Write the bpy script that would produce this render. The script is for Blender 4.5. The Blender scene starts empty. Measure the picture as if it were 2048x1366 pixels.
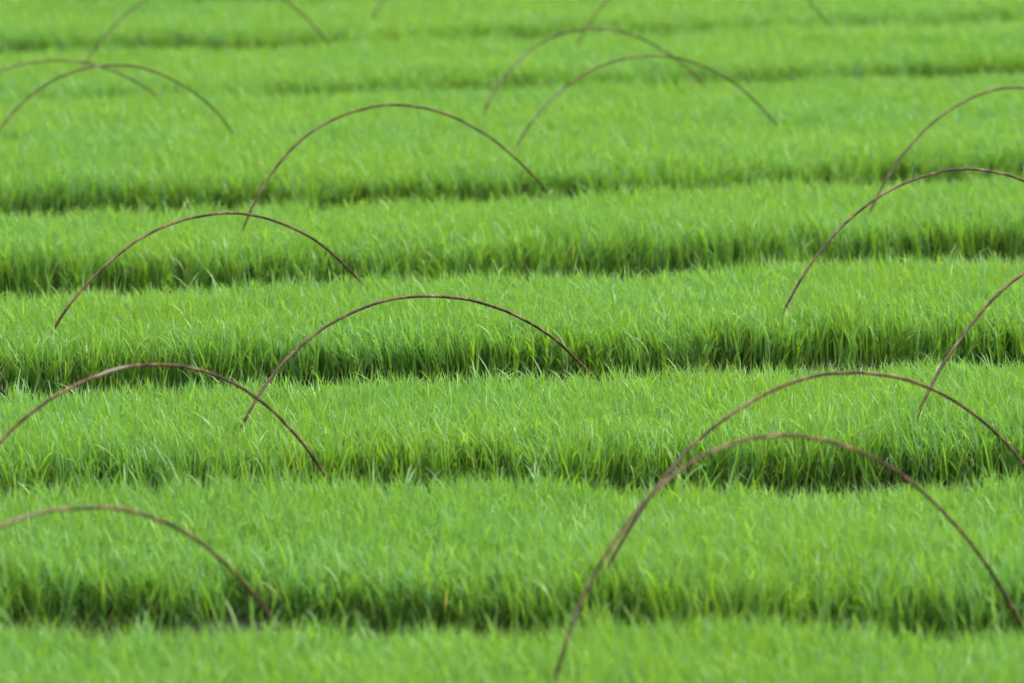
import bpy, bmesh, math, random
import numpy as np
from mathutils import Vector, noise

# ---------------------------------------------------------------- camera, sky, sun, exposure
scene = bpy.context.scene
C = scene.collection
CAM_H = 2.179
cam_data = bpy.data.cameras.new('camera')
cam = bpy.data.objects.new('camera', cam_data)
C.objects.link(cam)
cam.location = (0, 0, CAM_H)
cam.rotation_euler = (math.pi / 2 - 0.146855, 0, 0)
cam_data.lens = 200.0
cam_data.sensor_width = 36.0
cam_data.clip_start = 0.1
cam_data.clip_end = 2000.0
cam_data.dof.use_dof = True
cam_data.dof.focus_distance = 13.3
cam_data.dof.aperture_fstop = 4.4
cam_data.dof.aperture_blades = 9
scene.camera = cam

SUN_ELEV, SUN_ROT = math.radians(64), math.radians(75)
world = bpy.data.worlds.new('World')
scene.world = world
world.use_nodes = True
wn, wl = world.node_tree.nodes, world.node_tree.links
bg = wn['Background']
sky = wn.new('ShaderNodeTexSky')
sky.sky_type = 'NISHITA'
sky.sun_disc = False
sky.sun_elevation = SUN_ELEV
sky.sun_rotation = SUN_ROT
sky.dust_density = 4.0
sky.ozone_density = 1.0
hs = wn.new('ShaderNodeHueSaturation')          # even grey cloud cover
hs.inputs['Saturation'].default_value = 0.25
wl.new(sky.outputs[0], hs.inputs['Color'])
wl.new(hs.outputs[0], bg.inputs[0])
bg.inputs[1].default_value = 0.13
sun_data = bpy.data.lights.new('sun', 'SUN')
sun_data.energy = 1.5
sun_data.angle = math.radians(35)
sun_data.color = (1.0, 0.97, 0.92)
sun = bpy.data.objects.new('sun', sun_data)
C.objects.link(sun)
d = Vector((math.cos(SUN_ELEV) * math.sin(SUN_ROT), math.cos(SUN_ELEV) * math.cos(SUN_ROT), math.sin(SUN_ELEV)))
sun.rotation_euler = d.to_track_quat('Z', 'Y').to_euler()

vs = scene.view_settings
vs.view_transform = 'Standard'
vs.look = 'None'
vs.exposure = 2.14
vs.gamma = 1.0
vs.use_curve_mapping = False
cy = scene.cycles
cy.max_bounces = 9
cy.diffuse_bounces = 5
cy.glossy_bounces = 2
cy.transmission_bounces = 7
cy.use_denoising = True
cy.caustics_reflective = False
cy.caustics_refractive = False

rng = np.random.default_rng(7)
random.seed(7)

# ---------------------------------------------------------------- materials
def new_mat(name):
    m = bpy.data.materials.new(name)
    m.use_nodes = True
    nt = m.node_tree
    nt.nodes.clear()
    return m, nt, nt.nodes, nt.links

def mix_color(N, L, fac, a, b, blend='MIX'):
    n = N.new('ShaderNodeMix')
    n.data_type = 'RGBA'
    n.blend_type = blend
    for s, v in ((0, fac), (6, a), (7, b)):
        if hasattr(v, 'is_output'):
            L.new(v, n.inputs[s])
        else:
            n.inputs[s].default_value = v if s == 0 else (*v, 1)
    return n.outputs[2]

def noise_tex(N, L, vec, scale, detail=3, rough=0.55):
    n = N.new('ShaderNodeTexNoise')
    n.inputs['Scale'].default_value = scale
    n.inputs['Detail'].default_value = detail
    n.inputs['Roughness'].default_value = rough
    if vec is not None:
        L.new(vec, n.inputs['Vector'])
    return n.outputs[0]

def ramp(N, L, fac, stops):
    r = N.new('ShaderNodeValToRGB')
    e = r.color_ramp.elements
    while len(e) < len(stops):
        e.new(0.5)
    for el, (p, c) in zip(e, stops):
        el.position = p
        el.color = (*c, 1)
    L.new(fac, r.inputs[0])
    return r.outputs[0]

def leaf_material():
    m, nt, N, L = new_mat('rice_leaf')
    geo = N.new('ShaderNodeNewGeometry')
    at = N.new('ShaderNodeAttribute')
    at.attribute_name = 'tone'
    # one colour per leaf: blue-green, mid green, yellow-green, a few straw yellow
    c = ramp(N, L, at.outputs['Fac'], [(0.0, (0.076, 0.190, 0.066)), (0.35, (0.096, 0.230, 0.037)),
                                       (0.75, (0.128, 0.264, 0.029)), (0.97, (0.158, 0.288, 0.027)), (1.0, (0.28, 0.27, 0.07))])
    big = noise_tex(N, L, geo.outputs['Position'], 1.3, 3)
    patch = ramp(N, L, big, [(0.3, (0.90, 0.97, 1.12)), (0.7, (1.08, 1.03, 0.88))])
    c = mix_color(N, L, 1.0, c, patch, 'MULTIPLY')
    tl = N.new('ShaderNodeHueSaturation')
    tl.inputs['Hue'].default_value = 0.485
    tl.inputs['Saturation'].default_value = 1.08
    tl.inputs['Value'].default_value = 1.25
    L.new(c, tl.inputs['Color'])
    dif = N.new('ShaderNodeBsdfPrincipled')
    L.new(c, dif.inputs['Base Color'])
    dif.inputs['Roughness'].default_value = 0.48
    dif.inputs['Specular IOR Level'].default_value = 0.46
    trn = N.new('ShaderNodeBsdfTranslucent')
    L.new(tl.outputs[0], trn.inputs['Color'])
    m2 = N.new('ShaderNodeMixShader')
    m2.inputs[0].default_value = 0.5
    L.new(dif.outputs[0], m2.inputs[1])
    L.new(trn.outputs[0], m2.inputs[2])
    out = N.new('ShaderNodeOutputMaterial')
    L.new(m2.outputs[0], out.inputs['Surface'])
    return m

def mud_material(name, wet):
    m, nt, N, L = new_mat(name)
    geo = N.new('ShaderNodeNewGeometry')
    n1 = noise_tex(N, L, geo.outputs['Position'], 6.0, 6, 0.65)
    n2 = noise_tex(N, L, geo.outputs['Position'], 60.0, 5, 0.6)
    c = ramp(N, L, n1, [(0.3, (0.008, 0.0062, 0.0042)), (0.55, (0.014, 0.0108, 0.0072)), (0.8, (0.026, 0.020, 0.0135))])
    p = N.new('ShaderNodeBsdfPrincipled')
    L.new(c, p.inputs['Base Color'])
    r = ramp(N, L, n1, [(0.35, (wet,) * 3), (0.65, (0.9,) * 3)])
    L.new(r, p.inputs['Roughness'])
    b = N.new('ShaderNodeBump')
    b.inputs['Strength'].default_value = 0.8
    b.inputs['Distance'].default_value = 0.02
    L.new(n2, b.inputs['Height'])
    L.new(b.outputs[0], p.inputs['Normal'])
    out = N.new('ShaderNodeOutputMaterial')
    L.new(p.outputs[0], out.inputs['Surface'])
    return m

def rust_material(name, tint, lichen, worn=None):
    m, nt, N, L = new_mat(name)
    tc = N.new('ShaderNodeTexCoord')
    v = tc.outputs['Object']
    n1 = noise_tex(N, L, v, 22.0, 5, 0.65)
    n2 = noise_tex(N, L, v, 160.0, 3, 0.6)
    n3 = noise_tex(N, L, v, 5.5, 3, 0.6)
    base = ramp(N, L, n1, [(0.40, (0.013, 0.0085, 0.007)), (0.48, (0.036, 0.0205, 0.0125)),
                           (0.55, (0.062, 0.031, 0.016)), (0.64, (0.105, 0.072, 0.050))])
    base = mix_color(N, L, 1.0, base, tint, 'MULTIPLY')
    fine = ramp(N, L, n2, [(0.40, (0.55, 0.55, 0.55)), (0.60, (1.35, 1.27, 1.18))])
    base = mix_color(N, L, 1.0, base, fine, 'MULTIPLY')
    f = ramp(N, L, n3, [(0.53, (0, 0, 0)), (0.62, (lichen,) * 3)])
    fs = N.new('ShaderNodeSeparateColor')
    L.new(f, fs.inputs[0])
    base = mix_color(N, L, fs.outputs[0], base, (0.085, 0.080, 0.055))
    if worn:                                            # a pale rubbed stretch near one point of the rod
        vd = N.new('ShaderNodeVectorMath')
        vd.operation = 'DISTANCE'
        L.new(v, vd.inputs[0])
        vd.inputs[1].default_value = worn
        ad = N.new('ShaderNodeMath')
        ad.operation = 'MULTIPLY_ADD'
        L.new(n2, ad.inputs[0])
        ad.inputs[1].default_value = 0.05
        L.new(vd.outputs['Value'], ad.inputs[2])
        wf = ramp(N, L, ad.outputs[0], [(0.05, (0.9,) * 3), (0.085, (0, 0, 0))])
        ws = N.new('ShaderNodeSeparateColor')
        L.new(wf, ws.inputs[0])
        base = mix_color(N, L, ws.outputs[0], base, (0.13, 0.115, 0.085))
    p = N.new('ShaderNodeBsdfPrincipled')
    L.new(base, p.inputs['Base Color'])
    p.inputs['Roughness'].default_value = 0.85
    p.inputs['Specular IOR Level'].default_value = 0.2
    b = N.new('ShaderNodeBump')
    b.inputs['Strength'].default_value = 0.5
    b.inputs['Distance'].default_value = 0.001
    L.new(n2, b.inputs['Height'])
    L.new(b.outputs[0], p.inputs['Normal'])
    out = N.new('ShaderNodeOutputMaterial')
    L.new(p.outputs[0], out.inputs['Surface'])
    return m

LEAF = leaf_material()
MUD = mud_material('furrow_mud', 0.65)
SOIL = mud_material('bed_soil', 0.75)

# ---------------------------------------------------------------- ground: one sheet to the horizon, finer and lumpy near the beds
def fnoise(x, y, s, seed=0.0):
    return noise.noise(Vector((x * s, y * s, seed)))

def make_ground():
    xs = [-900, -300, -100, -30, -12, -7] + list(np.arange(-5, 5.01, 0.1)) + [7, 12, 30, 100, 300, 900]
    ys = [-300, -100, -30, -8, 0, 4, 7] + list(np.arange(8.5, 28.01, 0.1)) + [32, 45, 80, 200, 500, 1200]
    verts, faces = [], []
    for y in ys:
        for x in xs:
            z = 0.0
            if abs(x) <= 5 and 8.5 <= y <= 28:
                z = 0.014 * fnoise(x, y, 4) + 0.012 * fnoise(x, y, 11, 3)
            verts.append((x, y, z))
    w = len(xs)
    for j in range(len(ys) - 1):
        for i in range(w - 1):
            a = j * w + i
            faces.append((a, a + 1, a + w + 1, a + w))
    me = bpy.data.meshes.new('ground')
    me.from_pydata(verts, [], faces)
    me.polygons.foreach_set('use_smooth', [True] * len(faces))
    me.materials.append(MUD)
    o = bpy.data.objects.new('ground', me)
    o['kind'] = 'structure'
    C.objects.link(o)
make_ground()

# ---------------------------------------------------------------- rice seedling tufts (shared source geometry)
def leaf_strip(V, Fc, T, base, az, length, width, lean0, bend, segs, twist, tone, kink=None):
    """a tapered ribbon: starts LEAN0 off vertical, bends over by BEND along its length"""
    px, py, pz = base
    n0 = len(V)
    ds = length / segs
    ang = lean0
    for i in range(segs + 1):
        t = i / segs
        wd = width * (0.55 + 0.45 * min(1, t * 4)) * (1 - t ** 2.6) * 0.5
        fa = az + math.pi / 2 + twist * t
        cx, cyy = math.cos(fa), math.sin(fa)
        # ribbon tips slightly out of horizontal so that faces catch light differently
        tz = 0.25 * math.sin(twist * 3 + t)
        if i < segs:
            V.append((px - cx * wd, py - cyy * wd, pz - tz * wd))
            V.append((px + cx * wd, py + cyy * wd, pz + tz * wd))
        else:
            V.append((px, py, pz))
        T.extend([tone] * (2 if i < segs else 1))
        a = ang + bend * (t ** 1.5)
        if kink and t >= kink[0]:
            a += kink[1]
        px += math.cos(az) * math.sin(a) * ds
        py += math.sin(az) * math.sin(a) * ds
        pz += math.cos(a) * ds
    for i in range(segs):
        a = n0 + 2 * i
        if i < segs - 1:
            Fc.append((a, a + 1, a + 3, a + 2))
        else:
            Fc.append((a, a + 1, a + 2))

def tuft(idx, plants, radius, rim, wind=(0.10, 0.02), droop=0.10):
    """a round patch of seedlings; RIM patches splay a little towards local -Y and keep their low leaves"""
    r = random.Random(100 + idx)
    V, Fc, T = [], [], []
    for p in range(plants):
        rr = radius * math.sqrt(r.random())
        ph = r.random() * 2 * math.pi
        bx, by = rr * math.cos(ph), rr * math.sin(ph)
        hgt = r.gauss(1.0, 0.085) + (0.18 * r.random() if r.random() < 0.06 else 0)
        ptone = min(0.9, max(0.02, r.gauss(0.5, 0.2)))
        sl = abs(r.gauss(0, 0.09))
        saz = r.random() * 2 * math.pi
        if rim:
            fr = max(0.0, -by / radius)                # only the outer plants splay
            sl += 0.36 * fr * r.random() ** 1.5
            saz = -math.pi / 2 + r.gauss(0, 1.1)
        st = 0.075 * hgt
        # sheath and newest leaf as one long upright blade
        leaf_strip(V, Fc, T, (bx, by, -0.004), saz, hgt * r.uniform(0.122, 0.155), r.uniform(0.0027, 0.0040),
                   sl, r.uniform(0.0, 0.55), 6, r.gauss(0, 0.7), min(0.96, ptone + r.uniform(0, .25)))
        ex, ey = bx + math.cos(saz) * math.sin(sl) * st, by + math.sin(saz) * math.sin(sl) * st
        # leaning leaves from the sheath
        az2 = saz + math.pi + r.gauss(0, 0.8)
        for q in range(2):
            z0 = st * (0.95 if q == 0 else 0.72)
            kink = (r.uniform(.5, .75), r.uniform(0.4, 1.0)) if r.random() < droop else None
            leaf_strip(V, Fc, T, (bx + (ex - bx) * z0 / st, by + (ey - by) * z0 / st, z0), az2 + q * 2.2 + r.gauss(0, .3),
                       hgt * r.uniform(0.050, 0.082), r.uniform(0.0027, 0.0043),
                       abs(r.gauss(0.24, 0.14)), r.uniform(0.15, 1.1), 5, r.gauss(0, 0.9), ptone, kink)
        # low old leaf
        for q in range(2 if rim else 0):
            az3 = r.random() * 2 * math.pi
            tone = 1.0 if r.random() < 0.025 else max(0.0, ptone - 0.15)
            leaf_strip(V, Fc, T, (bx, by, 0.008 + 0.03 * q), az3, hgt * r.uniform(0.05, 0.085), 0.0034,
                       abs(r.gauss(0.35, 0.2)), r.uniform(0.2, 1.1), 4, r.gauss(0, .8), tone)
        # a few long arching blades that stand out
        if r.random() < (0.012 if not rim else 0.07):
            az4 = r.random() * 2 * math.pi if not rim else saz
            leaf_strip(V, Fc, T, (bx, by, st * 0.8), az4, r.uniform(0.11, 0.15), 0.0046,
                       abs(r.gauss(0.25, 0.15)), r.uniform(0.6, 1.9), 7, r.gauss(0, .8), r.uniform(0.0, 0.9))
    V = [(x + wind[0] * max(z, 0) ** 1 * 1.0, y + wind[1] * max(z, 0), z) for x, y, z in V]
    me = bpy.data.meshes.new('seedling_tuft')
    me.from_pydata(V, [], Fc)
    me.polygons.foreach_set('use_smooth', [True] * len(Fc))
    a = me.attributes.new('tone', 'FLOAT', 'POINT')
    a.data.foreach_set('value', T)
    me.materials.append(LEAF)
    return bpy.data.objects.new('seedling_tuft', me)     # source only, never linked into the scene

N_IN, N_EDGE, N_SPILL = 12, 8, 8
sources = [tuft(i, 132, 0.105, False) for i in range(N_IN)] + [tuft(50 + i, 128, 0.10, True) for i in range(N_EDGE)] + [tuft(80 + i, 7, 0.03, True, droop=0.25) for i in range(N_SPILL)]

def tuft_nodes():
    ng = bpy.data.node_groups.new('seedlings', 'GeometryNodeTree')
    ng.interface.new_socket('Geometry', in_out='INPUT', socket_type='NodeSocketGeometry')
    ng.interface.new_socket('Geometry', in_out='OUTPUT', socket_type='NodeSocketGeometry')
    N, L = ng.nodes, ng.links
    gi, go = N.new('NodeGroupInput'), N.new('NodeGroupOutput')
    g2i = N.new('GeometryNodeGeometryToInstance')
    for o in reversed(sources):
        oi = N.new('GeometryNodeObjectInfo')
        oi.inputs['Object'].default_value = o
        oi.inputs['As Instance'].default_value = False
        gg = N.new('GeometryNodeGeometryToInstance')
        L.new(oi.outputs['Geometry'], gg.inputs[0])
        if o is sources[-1]:
            join = N.new('GeometryNodeJoinGeometry')
        L.new(gg.outputs[0], join.inputs[0])
    N.remove(g2i)
    iop = N.new('GeometryNodeInstanceOnPoints')
    L.new(gi.outputs[0], iop.inputs['Points'])
    L.new(join.outputs[0], iop.inputs['Instance'])
    iop.inputs['Pick Instance'].default_value = True
    def named(name, dt):
        n = N.new('GeometryNodeInputNamedAttribute')
        n.data_type = dt
        n.inputs['Name'].default_value = name
        return n.outputs[0]
    L.new(named('kind_index', 'INT'), iop.inputs['Instance Index'])
    e2r = N.new('FunctionNodeEulerToRotation')
    L.new(named('turn', 'FLOAT_VECTOR'), e2r.inputs[0])
    L.new(e2r.outputs[0], iop.inputs['Rotation'])
    L.new(named('size', 'FLOAT_VECTOR'), iop.inputs['Scale'])
    L.new(iop.outputs[0], go.inputs[0])
    return ng
TUFTS = tuft_nodes()

# ---------------------------------------------------------------- seedling beds
MOUND = 0.035
FAR = {  # far rim of each bed (x, y), nearest bed first
 1: [(-.93, 10.12), (-.46, 10.13), (0, 10.14), (.45, 10.10), (.93, 10.12)],
 2: [(-1.05, 11.55), (-.53, 11.63), (0, 11.66), (.52, 11.66), (1.07, 11.68)],
 3: [(-1.17, 12.87), (-.59, 13.0), (0, 13.13), (.59, 13.24), (1.22, 13.36)],
 4: [(-1.32, 14.49), (-.67, 14.69), (0, 14.86), (.67, 15.05), (1.38, 15.25)],
 5: [(-1.47, 16.15), (-.74, 16.35), (0, 16.54), (.74, 16.82), (1.55, 17.07)],
 6: [(-1.63, 18.0), (-.9, 18.17), (0, 18.33), (.86, 18.56), (1.71, 18.90)],
 7: [(-1.75, 19.33), (-.88, 19.52), (0, 19.64), (.88, 19.86), (1.83, 20.26)],
 8: [(-1.89, 20.92), (-.69, 21.28), (0, 21.6), (1.22, 22.04), (2.02, 22.40)],
 9: [(-2.07, 22.95), (-.86, 23.13), (0, 23.38), (2.18, 24.14)],
 10: [(-2.2, 24.7), (0, 25.1), (2.3, 25.7)],
 11: [(-2.3, 26.3), (0, 26.8), (2.4, 27.4)],
}
WIDTH = {  # bed width at x = -1 and at x = +1
 1: (0.95, 0.95), 2: (0.78, 1.08), 3: (0.79, 0.90), 4: (0.80, 0.98), 5: (0.83, 0.88), 6: (0.98, 1.0), 7: (1.14, 1.14),
 8: (1.30, 1.30), 9: (1.20, 1.20), 10: (1.1, 1.1), 11: (1.1, 1.1)}
BED_LABEL = {
 1: 'nearest bed of rice seedlings, blurred, in front of all the others',
 2: 'second nearest seedling bed, bare dark soil at its foot behind the nearest bed',
 3: 'sharp seedling bed under the dark central hoop, third nearest',
 4: 'sharp seedling bed under the complete dark hoop at left, fourth nearest',
 5: 'slightly soft seedling bed just behind the last sharp one, fifth nearest',
 6: 'soft-focus seedling bed, sixth nearest, almost touching the bed behind it',
 7: 'blurred seedling bed with hardly any furrow before it, seventh nearest',
 8: 'blurred seedling bed, second farthest of those in full view',
 9: 'farthest blurred seedling bed in full view',
 10: 'blurred sliver of seedling bed showing behind all the others',
 11: 'seedling bed behind all the others, beyond the top edge',
}

def far_fn(k):
    pts = FAR[k]
    xs, ys = [p[0] for p in pts], [p[1] for p in pts]
    sl = (ys[-1] - ys[0]) / (xs[-1] - xs[0])
    def f(x):
        if x < xs[0]: return ys[0] + sl * (x - xs[0])
        if x > xs[-1]: return ys[-1] + sl * (x - xs[-1])
        return float(np.interp(x, xs, ys))
    def g(x):   # softened
        return sum(f(x + q) for q in (-.3, -.15, 0, .15, .3)) / 5 + 0.02 * fnoise(x, k * 3.1, 2.2, k)
    return g

def near_fn(k):
    f = far_fn(k)
    wl, wr = WIDTH[k]
    return lambda x: f(x) - (wl + (wr - wl) * min(1.5, max(-.5, (x + 1) / 2))) + 0.04 * fnoise(x, k * 7.7, 0.9, 5) + 0.02 * fnoise(x, k, 4.0, 9)

def make_bed(k):
    f, n = far_fn(k), near_fn(k)
    half = 0.09 * FAR[k][0][1] + 1.1
    y_mid = f(0) - WIDTH[k][0] / 2
    root = bpy.data.objects.new('seedling_bed', None)
    root.empty_display_size = 0.3
    root.location = (0, y_mid, 0)
    root['label'] = BED_LABEL[k]
    root['category'] = 'seedling bed'
    root['group'] = 'rice seedling beds side by side'
    C.objects.link(root)
    # soil mound: rounded, lumpy profile
    prof = [(-0.10, -0.03), (-0.05, 0.0), (0.0, 0.75), (0.06, 1.0)]
    xs = np.arange(-half - .1, half + .11, 0.07)
    verts, faces = [], []
    m = 12
    for x in xs:
        a, b = n(x) + 0.01, f(x) - 0.03
        row = [(a + o, h) for o, h in prof] + [(a + .06 + (b - a - .12) * q / 5, 1.0) for q in range(1, 5)] + [(b - o, h) for o, h in reversed(prof)]
        for y, h in row:
            verts.append((x, y - y_mid, max(h, -0.5) * MOUND + (0.012 * fnoise(x, y, 14, 1) if h > 0 else -0.01)))
    m = len(row)
    for i in range(len(xs) - 1):
        for j in range(m - 1):
            p = i * m + j
            faces.append((p, p + m, p + m + 1, p + 1))
    me = bpy.data.meshes.new('soil_mound')
    me.from_pydata(verts, [], faces)
    me.polygons.foreach_set('use_smooth', [True] * len(faces))
    me.materials.append(SOIL)
    o = bpy.data.objects.new('soil_mound', me)
    o.parent = root
    C.objects.link(o)
    # tufts
    r = random.Random(k * 31)
    pos, rot, size, var = [], [], [], []
    step = 0.098
    for x in np.arange(-half, half, step):
        fy, ny = f(x), n(x)
        rows = int(round((fy - ny - 0.06) / step))
        for j in range(rows + 1):
            px = x + r.uniform(-.5, .5) * step
            py = ny + 0.06 + (fy - ny - 0.13) * j / rows + r.uniform(-.25, .25) * step * (0.3 if j in (0, rows) else 1)
            hz = 0.95 + 0.16 * fnoise(px, py, 1.6, 20) + 0.08 * fnoise(px, py, 6, 21) + r.gauss(0, 0.03)
            edge = j == 0 or j == rows
            if edge:
                hz *= 0.97 if j == 0 else 1.03
            if edge and r.random() < (0.85 if j == 0 else 0.25):
                var.append(N_IN + r.randrange(N_EDGE))
                rz = r.gauss(0, 0.35) + (math.pi if j == rows else 0)
            else:
                var.append(r.randrange(N_IN))
                rz = r.uniform(0, 2 * math.pi)
            pos.append((px, py - y_mid, MOUND * 0.9))
            rot.append((r.gauss(0, .03), r.gauss(0, .03), rz))
            wz = r.uniform(0.95, 1.12)
            size.append((wz * r.choice((1, -1)), wz, hz))
    # stray shoots spilling over the rims into the furrows
    for x in np.arange(-half, half, 0.055):
        for side in (0, 1):
            if r.random() < (0.35 if side == 0 else 0.8):
                continue
            px = x + r.uniform(-.03, .03)
            py = n(px) - r.uniform(-0.01, 0.05) if side == 0 else f(px) + r.uniform(-.05, 0.0)
            var.append(N_IN + N_EDGE + r.randrange(N_SPILL))
            pos.append((px, py - y_mid, MOUND * 0.3 if side == 0 else MOUND * .5))
            rot.append((r.gauss(0, .06), r.gauss(0, .06), r.gauss(0, 0.5) + math.pi * side))
            size.append((1, 1, r.uniform(0.62, 0.95)))
    me = bpy.data.meshes.new('rice_seedlings')
    me.from_pydata(pos, [], [])
    for nm, ty, fld, data in (('turn', 'FLOAT_VECTOR', 'vector', rot), ('size', 'FLOAT_VECTOR', 'vector', size), ('kind_index', 'INT', 'value', var)):
        at = me.attributes.new(nm, ty, 'POINT')
        at.data.foreach_set(fld, np.array(data, dtype=np.int32 if ty == 'INT' else np.float32).ravel())
    me.materials.append(LEAF)
    o = bpy.data.objects.new('rice_seedlings', me)
    o['kind'] = 'stuff'
    o['label'] = 'dense bright green rice seedlings of this bed'
    o.parent = root
    md = o.modifiers.new('seedlings', 'NODES')
    md.node_group = TUFTS
    C.objects.link(o)

for k in range(1, 11):
    make_bed(k)

# ---------------------------------------------------------------- bent steel hoops over the beds
RUSTS = [rust_material('rusty_steel', (1.0, 0.95, 0.92), 0.25),
         rust_material('rusty_steel_lichen', (0.95, 1.05, 0.9), 0.8),
         rust_material('rusty_steel_red', (1.02, 0.93, 0.9), 0.3),
         rust_material('rusty_steel_worn', (1.1, 1.05, 0.95), 0.35, (-0.036, -0.039, 0.458)),
         rust_material('weathered_steel', (1.35, 1.42, 1.25), 0.8)]
#  x, y of the middle between the feet, heading, span, height, roundness, skew
HOOPS = [
 ((-0.186, 12.8441, 0.7977, 1.3184, 0.3889, 1.1638, -0.214), 2, 'sharp dark rusty hoop whose left foot is crossed by the pale-crowned hoop'),
 ((-0.7609, 11.2631, 0.8268, 1.2845, 0.4615, 1.141, 0.0111), 3, 'rusty hoop with a pale worn crown, its right leg crossing the central hoop'),
 ((-0.7976, 9.7773, 0.834, 1.2693, 0.4342, 1.1083, 0.0033), 4, 'blurred olive-brown hoop over the nearest bed, cut off on the left'),
 ((0.5208, 10.0866, 0.7853, 1.3419, 0.5252, 1.181, -0.2267), 4, 'blurred hoop nearest the camera, lower one of the overlapping pair at right'),
 ((0.6442, 11.1771, 0.7448, 1.4328, 0.4623, 1.0517, -0.0465), 2, 'rusty hoop rising just behind the nearest blurred hoop, its crown higher'),
 ((1.306, 12.961, 0.8044, 1.3345, 0.4721, 1.1335, 0.0167), 2, 'steep rusty hoop leg at the right edge, behind the crown of the overlapping pair'),
 ((1.1506, 14.622, 0.7462, 1.4279, 0.4639, 1.226, -0.044), 0, 'sharp dark hoop with its crown at the right edge, in front of a paler leg'),
 ((-0.7511, 14.2877, 0.8126, 1.3086, 0.3926, 1.033, -0.0615), 2, 'sharp dark hoop complete from foot to foot at left, a paler leg behind its crown'),
 ((-0.2965, 16.2262, 0.7662, 1.3868, 0.4705, 1.1094, -0.2339), 0, 'slightly soft brown hoop whose left foot stands behind the sharp left hoop'),
 ((1.4666, 16.6918, 0.7779, 1.374, 0.4642, 1.2132, -0.0369), 0, 'brown hoop leg behind the sharp right hoop, cut off at its crown by the edge'),
 ((0.4519, 18.196, 0.7633, 1.3977, 0.4152, 1.1355, -0.1459), 1, 'soft-focus hoop with its left foot behind the right end of the brown hoop'),
 ((-1.2546, 17.8454, 0.8202, 1.2873, 0.4211, 1.1456, -0.1152), 0, 'soft-focus hoop, front one of the three that meet at upper left'),
 ((0.3223, 19.2976, 0.7968, 1.318, 0.4073, 1.0902, -0.2764), 1, 'blurred hoop with a full crown crossing behind the nearer soft-focus hoop'),
 ((-1.5487, 18.9869, 0.8035, 1.3208, 0.3209, 1.1294, -0.1107), 1, 'blurred flat olive hoop behind the front one of three, cut off on the left'),
 ((-1.1019, 20.7806, 0.772, 1.396, 0.4468, 1.1409, -0.0595), 0, 'blurred hoop at upper left whose crown is cut off above'),
 ((0.741, 21.6203, 0.7141, 1.4959, 0.4704, 1.1909, -0.0747), 0, 'blurred wide hoop at upper right whose crown is cut off above'),
 ((-0.1474, 22.7621, 0.7908, 1.3569, 0.5083, 1.0769, 0.1065), 1, 'very blurred short piece of hoop leg at the top, left of centre'),
 ((-1.54, 12.3763, 0.8056, 1.3241, 0.419, 1.1649, -0.0007), 2, 'tip of a dark hoop foot at the left edge, beside the sharp beds'),
]

def make_hoop(i, p, mat, label):
    X, Y, az, w, h, a, sk = p
    ca, sa = math.cos(az), math.sin(az)
    length = w * 1.35
    n = 420
    pts = []
    for q in range(n + 1):
        ph = -1.04 + 2.08 * q / n                      # the ends go a little into the soil
        l = w / 2 * math.sin(a * ph) / math.sin(a)
        z = h * (math.cos(a * ph) - math.cos(a)) / (1 - math.cos(a))
        l += sk * z
        wob = 0.006 * noise.noise(Vector((ph * 3, i * 5.3, 0)))
        wob2 = 0.004 * noise.noise(Vector((ph * 2.1, i * 3.3, 2))) + 0.0012 * noise.noise(Vector((ph * 14, i * 3.3, 2))) + 0.0022 * noise.noise(Vector((ph * 4.3, i * 5.3, 7)))
        pts.append(Vector((l * ca - wob * sa, l * sa + wob * ca, z + wob2)))
    side = Vector((-sa, ca, 0))
    R, S = 0.0035, 8
    verts, faces = [], []
    run = 0.0
    for q, pt in enumerate(pts):
        if q:
            run += (pt - pts[q - 1]).length
        t = (pts[min(q + 1, n)] - pts[max(q - 1, 0)]).normalized()
        u = t.cross(side).normalized()
        for s in range(S):
            an = 2 * math.pi * s / S
            rib = max(0.0, math.sin(2 * math.pi * (run / 0.0125) + an)) ** 2       # diagonal rolled ribs
            rad = R * (0.92 + 0.20 * rib)
            verts.append(pt + (u * math.cos(an) + side * math.sin(an)) * rad)
    for q in range(n):
        for s in range(S):
            b, c = q * S + s, q * S + (s + 1) % S
            faces.append((b, c, c + S, b + S))
    faces.append(tuple(range(S - 1, -1, -1)))
    faces.append(tuple(n * S + s for s in range(S)))
    me = bpy.data.meshes.new('hoop')
    me.from_pydata(verts, [], faces)
    me.polygons.foreach_set('use_smooth', [True] * len(faces))
    me.materials.append(RUSTS[mat])
    o = bpy.data.objects.new('hoop', me)
    o.location = (X, Y, 0)
    o['label'] = label
    o['category'] = 'hoop'
    o['group'] = 'bent steel hoops over the seedling beds'
    C.objects.link(o)

for i, (p, mat, label) in enumerate(HOOPS):
    make_hoop(i, p, mat, label)
